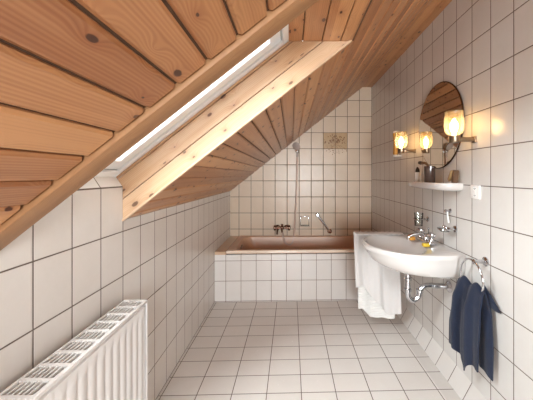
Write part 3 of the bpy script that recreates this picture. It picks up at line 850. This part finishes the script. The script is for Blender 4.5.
# ------------------------------------------------------------------ outlet
ou = thing('wall_outlet', (XR, 1.572, 1.164), 'white double switch and socket plate on the right wall near the shelf', 'outlet')
bm = BM(); box(bm, (XR - .010, 1.524, 1.130), (XR - .0005, 1.602, 1.205), .003, 2); link('cover_plate', bm, m_plastic, ou)
for z in (1.149, 1.186):
    bm = BM(); lathe(bm, (XR - .0098, 1.563, z), (-1, 0, 0), [(.013, 0), (.013, .002), (.010, .002), (.009, .0005), (0, .0005)], 20)
    link('socket_ring', bm, m_plastic, ou)
    bm = BM()
    for s in (-1, 0, 1): lathe(bm, (XR - .0104, 1.563 + s*.0055, z - (.003 if s == 0 else 0)), (-1, 0, 0), [(.0022, 0), (.0022, .0006), (0, .0006)], 8)
    link('socket_hole', bm, m_black, ou)

# ------------------------------------------------------------------ small chrome accessories above the basin
def rp(px, py, x): Y = x * F / (px - 291); return Vector((x, Y, 1.26 - (py - 175) / F * Y))
gh = thing('glass_holder', (XR, 2.13, .95), 'chrome holder with clear tumbler on the wall above the far side of the basin', 'holder')
p = rp(420, 219, .95)
bm = BM(); lathe(bm, (XR - .0005, p.y, p.z), (-1, 0, 0), [(0, 0), (.02, 0), (.02, .006), (.008, .01), (.008, .03)], 16); torus(bm, (p.x - .01, p.y, p.z), (0, 0, 1), .034, .004, 32, 8); link('ring_holder', bm, m_chrome, gh)
gt = thing('tumbler', (p.x - .01, p.y, p.z - .05), 'clear glass tumbler in the chrome holder above the basin', 'glass')
bm = BM(); lathe(bm, (p.x - .01, p.y, p.z - .050), (0, 0, 1), [(0, 0), (.025, 0), (.027, .004), (.0315, .095), (.0295, .095), (.025, .008), (0, .007)], 24, cap=False); link('tumbler_body', bm, m_clear, gt)
p = rp(446, 229, .95)
sh2 = thing('soap_holder', (XR, p.y, p.z), 'chrome wall soap holder with glass dish between basin tap and towel ring', 'soap dish')
bm = BM(); lathe(bm, (XR - .0005, p.y, p.z), (-1, 0, 0), [(0, 0), (.02, 0), (.02, .006), (.008, .01), (.008, .03)], 16)
torus(bm, (p.x - .008, p.y, p.z), (0, 0, 1), .038, .004, 32, 8)
tube(bm, [(XR - .03, p.y, p.z), (XR - .03, p.y + .07, p.z)], .006, 10, curved=False); ball(bm, (XR - .03, p.y + .078, p.z), .012)
link('bracket', bm, m_chrome, sh2)
bm = BM(); lathe(bm, (p.x - .008, p.y, p.z - .016), (0, 0, 1), [(0, 0), (.022, 0), (.034, .010), (.042, .022), (.040, .022), (.032, .012), (0, .004)], 28, cap=False); link('dish', bm, m_clear, sh2)
p = rp(446, 214, XR - .03)
tb_ = thing('razor_hook', (XR, p.y, p.z), 'small chrome hook with white handle on the wall above the soap holder', 'hook')
bm = BM(); lathe(bm, (XR - .0005, p.y, p.z + .02), (-1, 0, 0), [(0, 0), (.014, 0), (.014, .005), (.006, .008), (.006, .024), (.011, .028), (.009, .036), (0, .038)], 14); link('hook', bm, m_chrome, tb_)
bm = BM(); tube(bm, [(XR - .022, p.y, p.z + .016), (XR - .020, p.y - .003, p.z - .02), (XR - .016, p.y - .006, p.z - .055)], lambda t: .004 + .002*t, 10); link('handle', bm, m_plastic, tb_)

# ------------------------------------------------------------------ light
w = bpy.data.worlds.new('overcast_sky'); scn.world = w; w.use_nodes = True
nt = w.node_tree; bg = nt.nodes['Background']
bg.inputs[0].default_value = (0.90, 0.95, 1.0, 1); bg.inputs[1].default_value = 5.5
def area(name, loc, target, sx, sy, e, col):
    L = bpy.data.lights.new(name, 'AREA'); L.shape = 'RECTANGLE'; L.size = sx; L.size_y = sy; L.energy = e; L.color = col
    o = bpy.data.objects.new(name, L); COL.objects.link(o); o.location = loc
    o.rotation_euler = (Vector(target) - Vector(loc)).to_track_quat('-Z', 'Y').to_euler()
    return o
# daylight through the skylight plus frontal fill added behind the camera
mid = SM @ Vector(((uw0 + uw1) / 2, (YN + YO) / 2, WN + .35))
a = area('skylight_daylight', mid, SM @ Vector(((uw0 + uw1) / 2, (YN + YO) / 2, 0)), 1.3, 0.9, 120, (0.95, .98, 1.0))
a.rotation_euler = SM.to_3x3().to_euler()
a = area('rear_fill_light', ((wx0 + wx1) / 2, YF - .25, 1.28), ((wx0 + wx1) / 2, 3, 1.1), 1.2, 1.3, 250, (0.94, .97, 1.0))

# ------------------------------------------------------------------ camera
cam = bpy.data.cameras.new('camera'); co = bpy.data.objects.new('camera', cam); COL.objects.link(co)
co.location = (0, 0, 1.26); co.rotation_euler = (PI / 2, 0, 0)
cam.sensor_fit = 'HORIZONTAL'; cam.sensor_width = 36; cam.lens = 36 * F / 533
cam.shift_x = (266.5 - 291) / 533; cam.shift_y = (175 - 200) / 533; cam.clip_start = .02
scn.camera = co
vs = scn.view_settings; vs.view_transform = 'Standard'; vs.look = 'None'; vs.exposure = -0.10; vs.gamma = 1.0; vs.use_curve_mapping = False
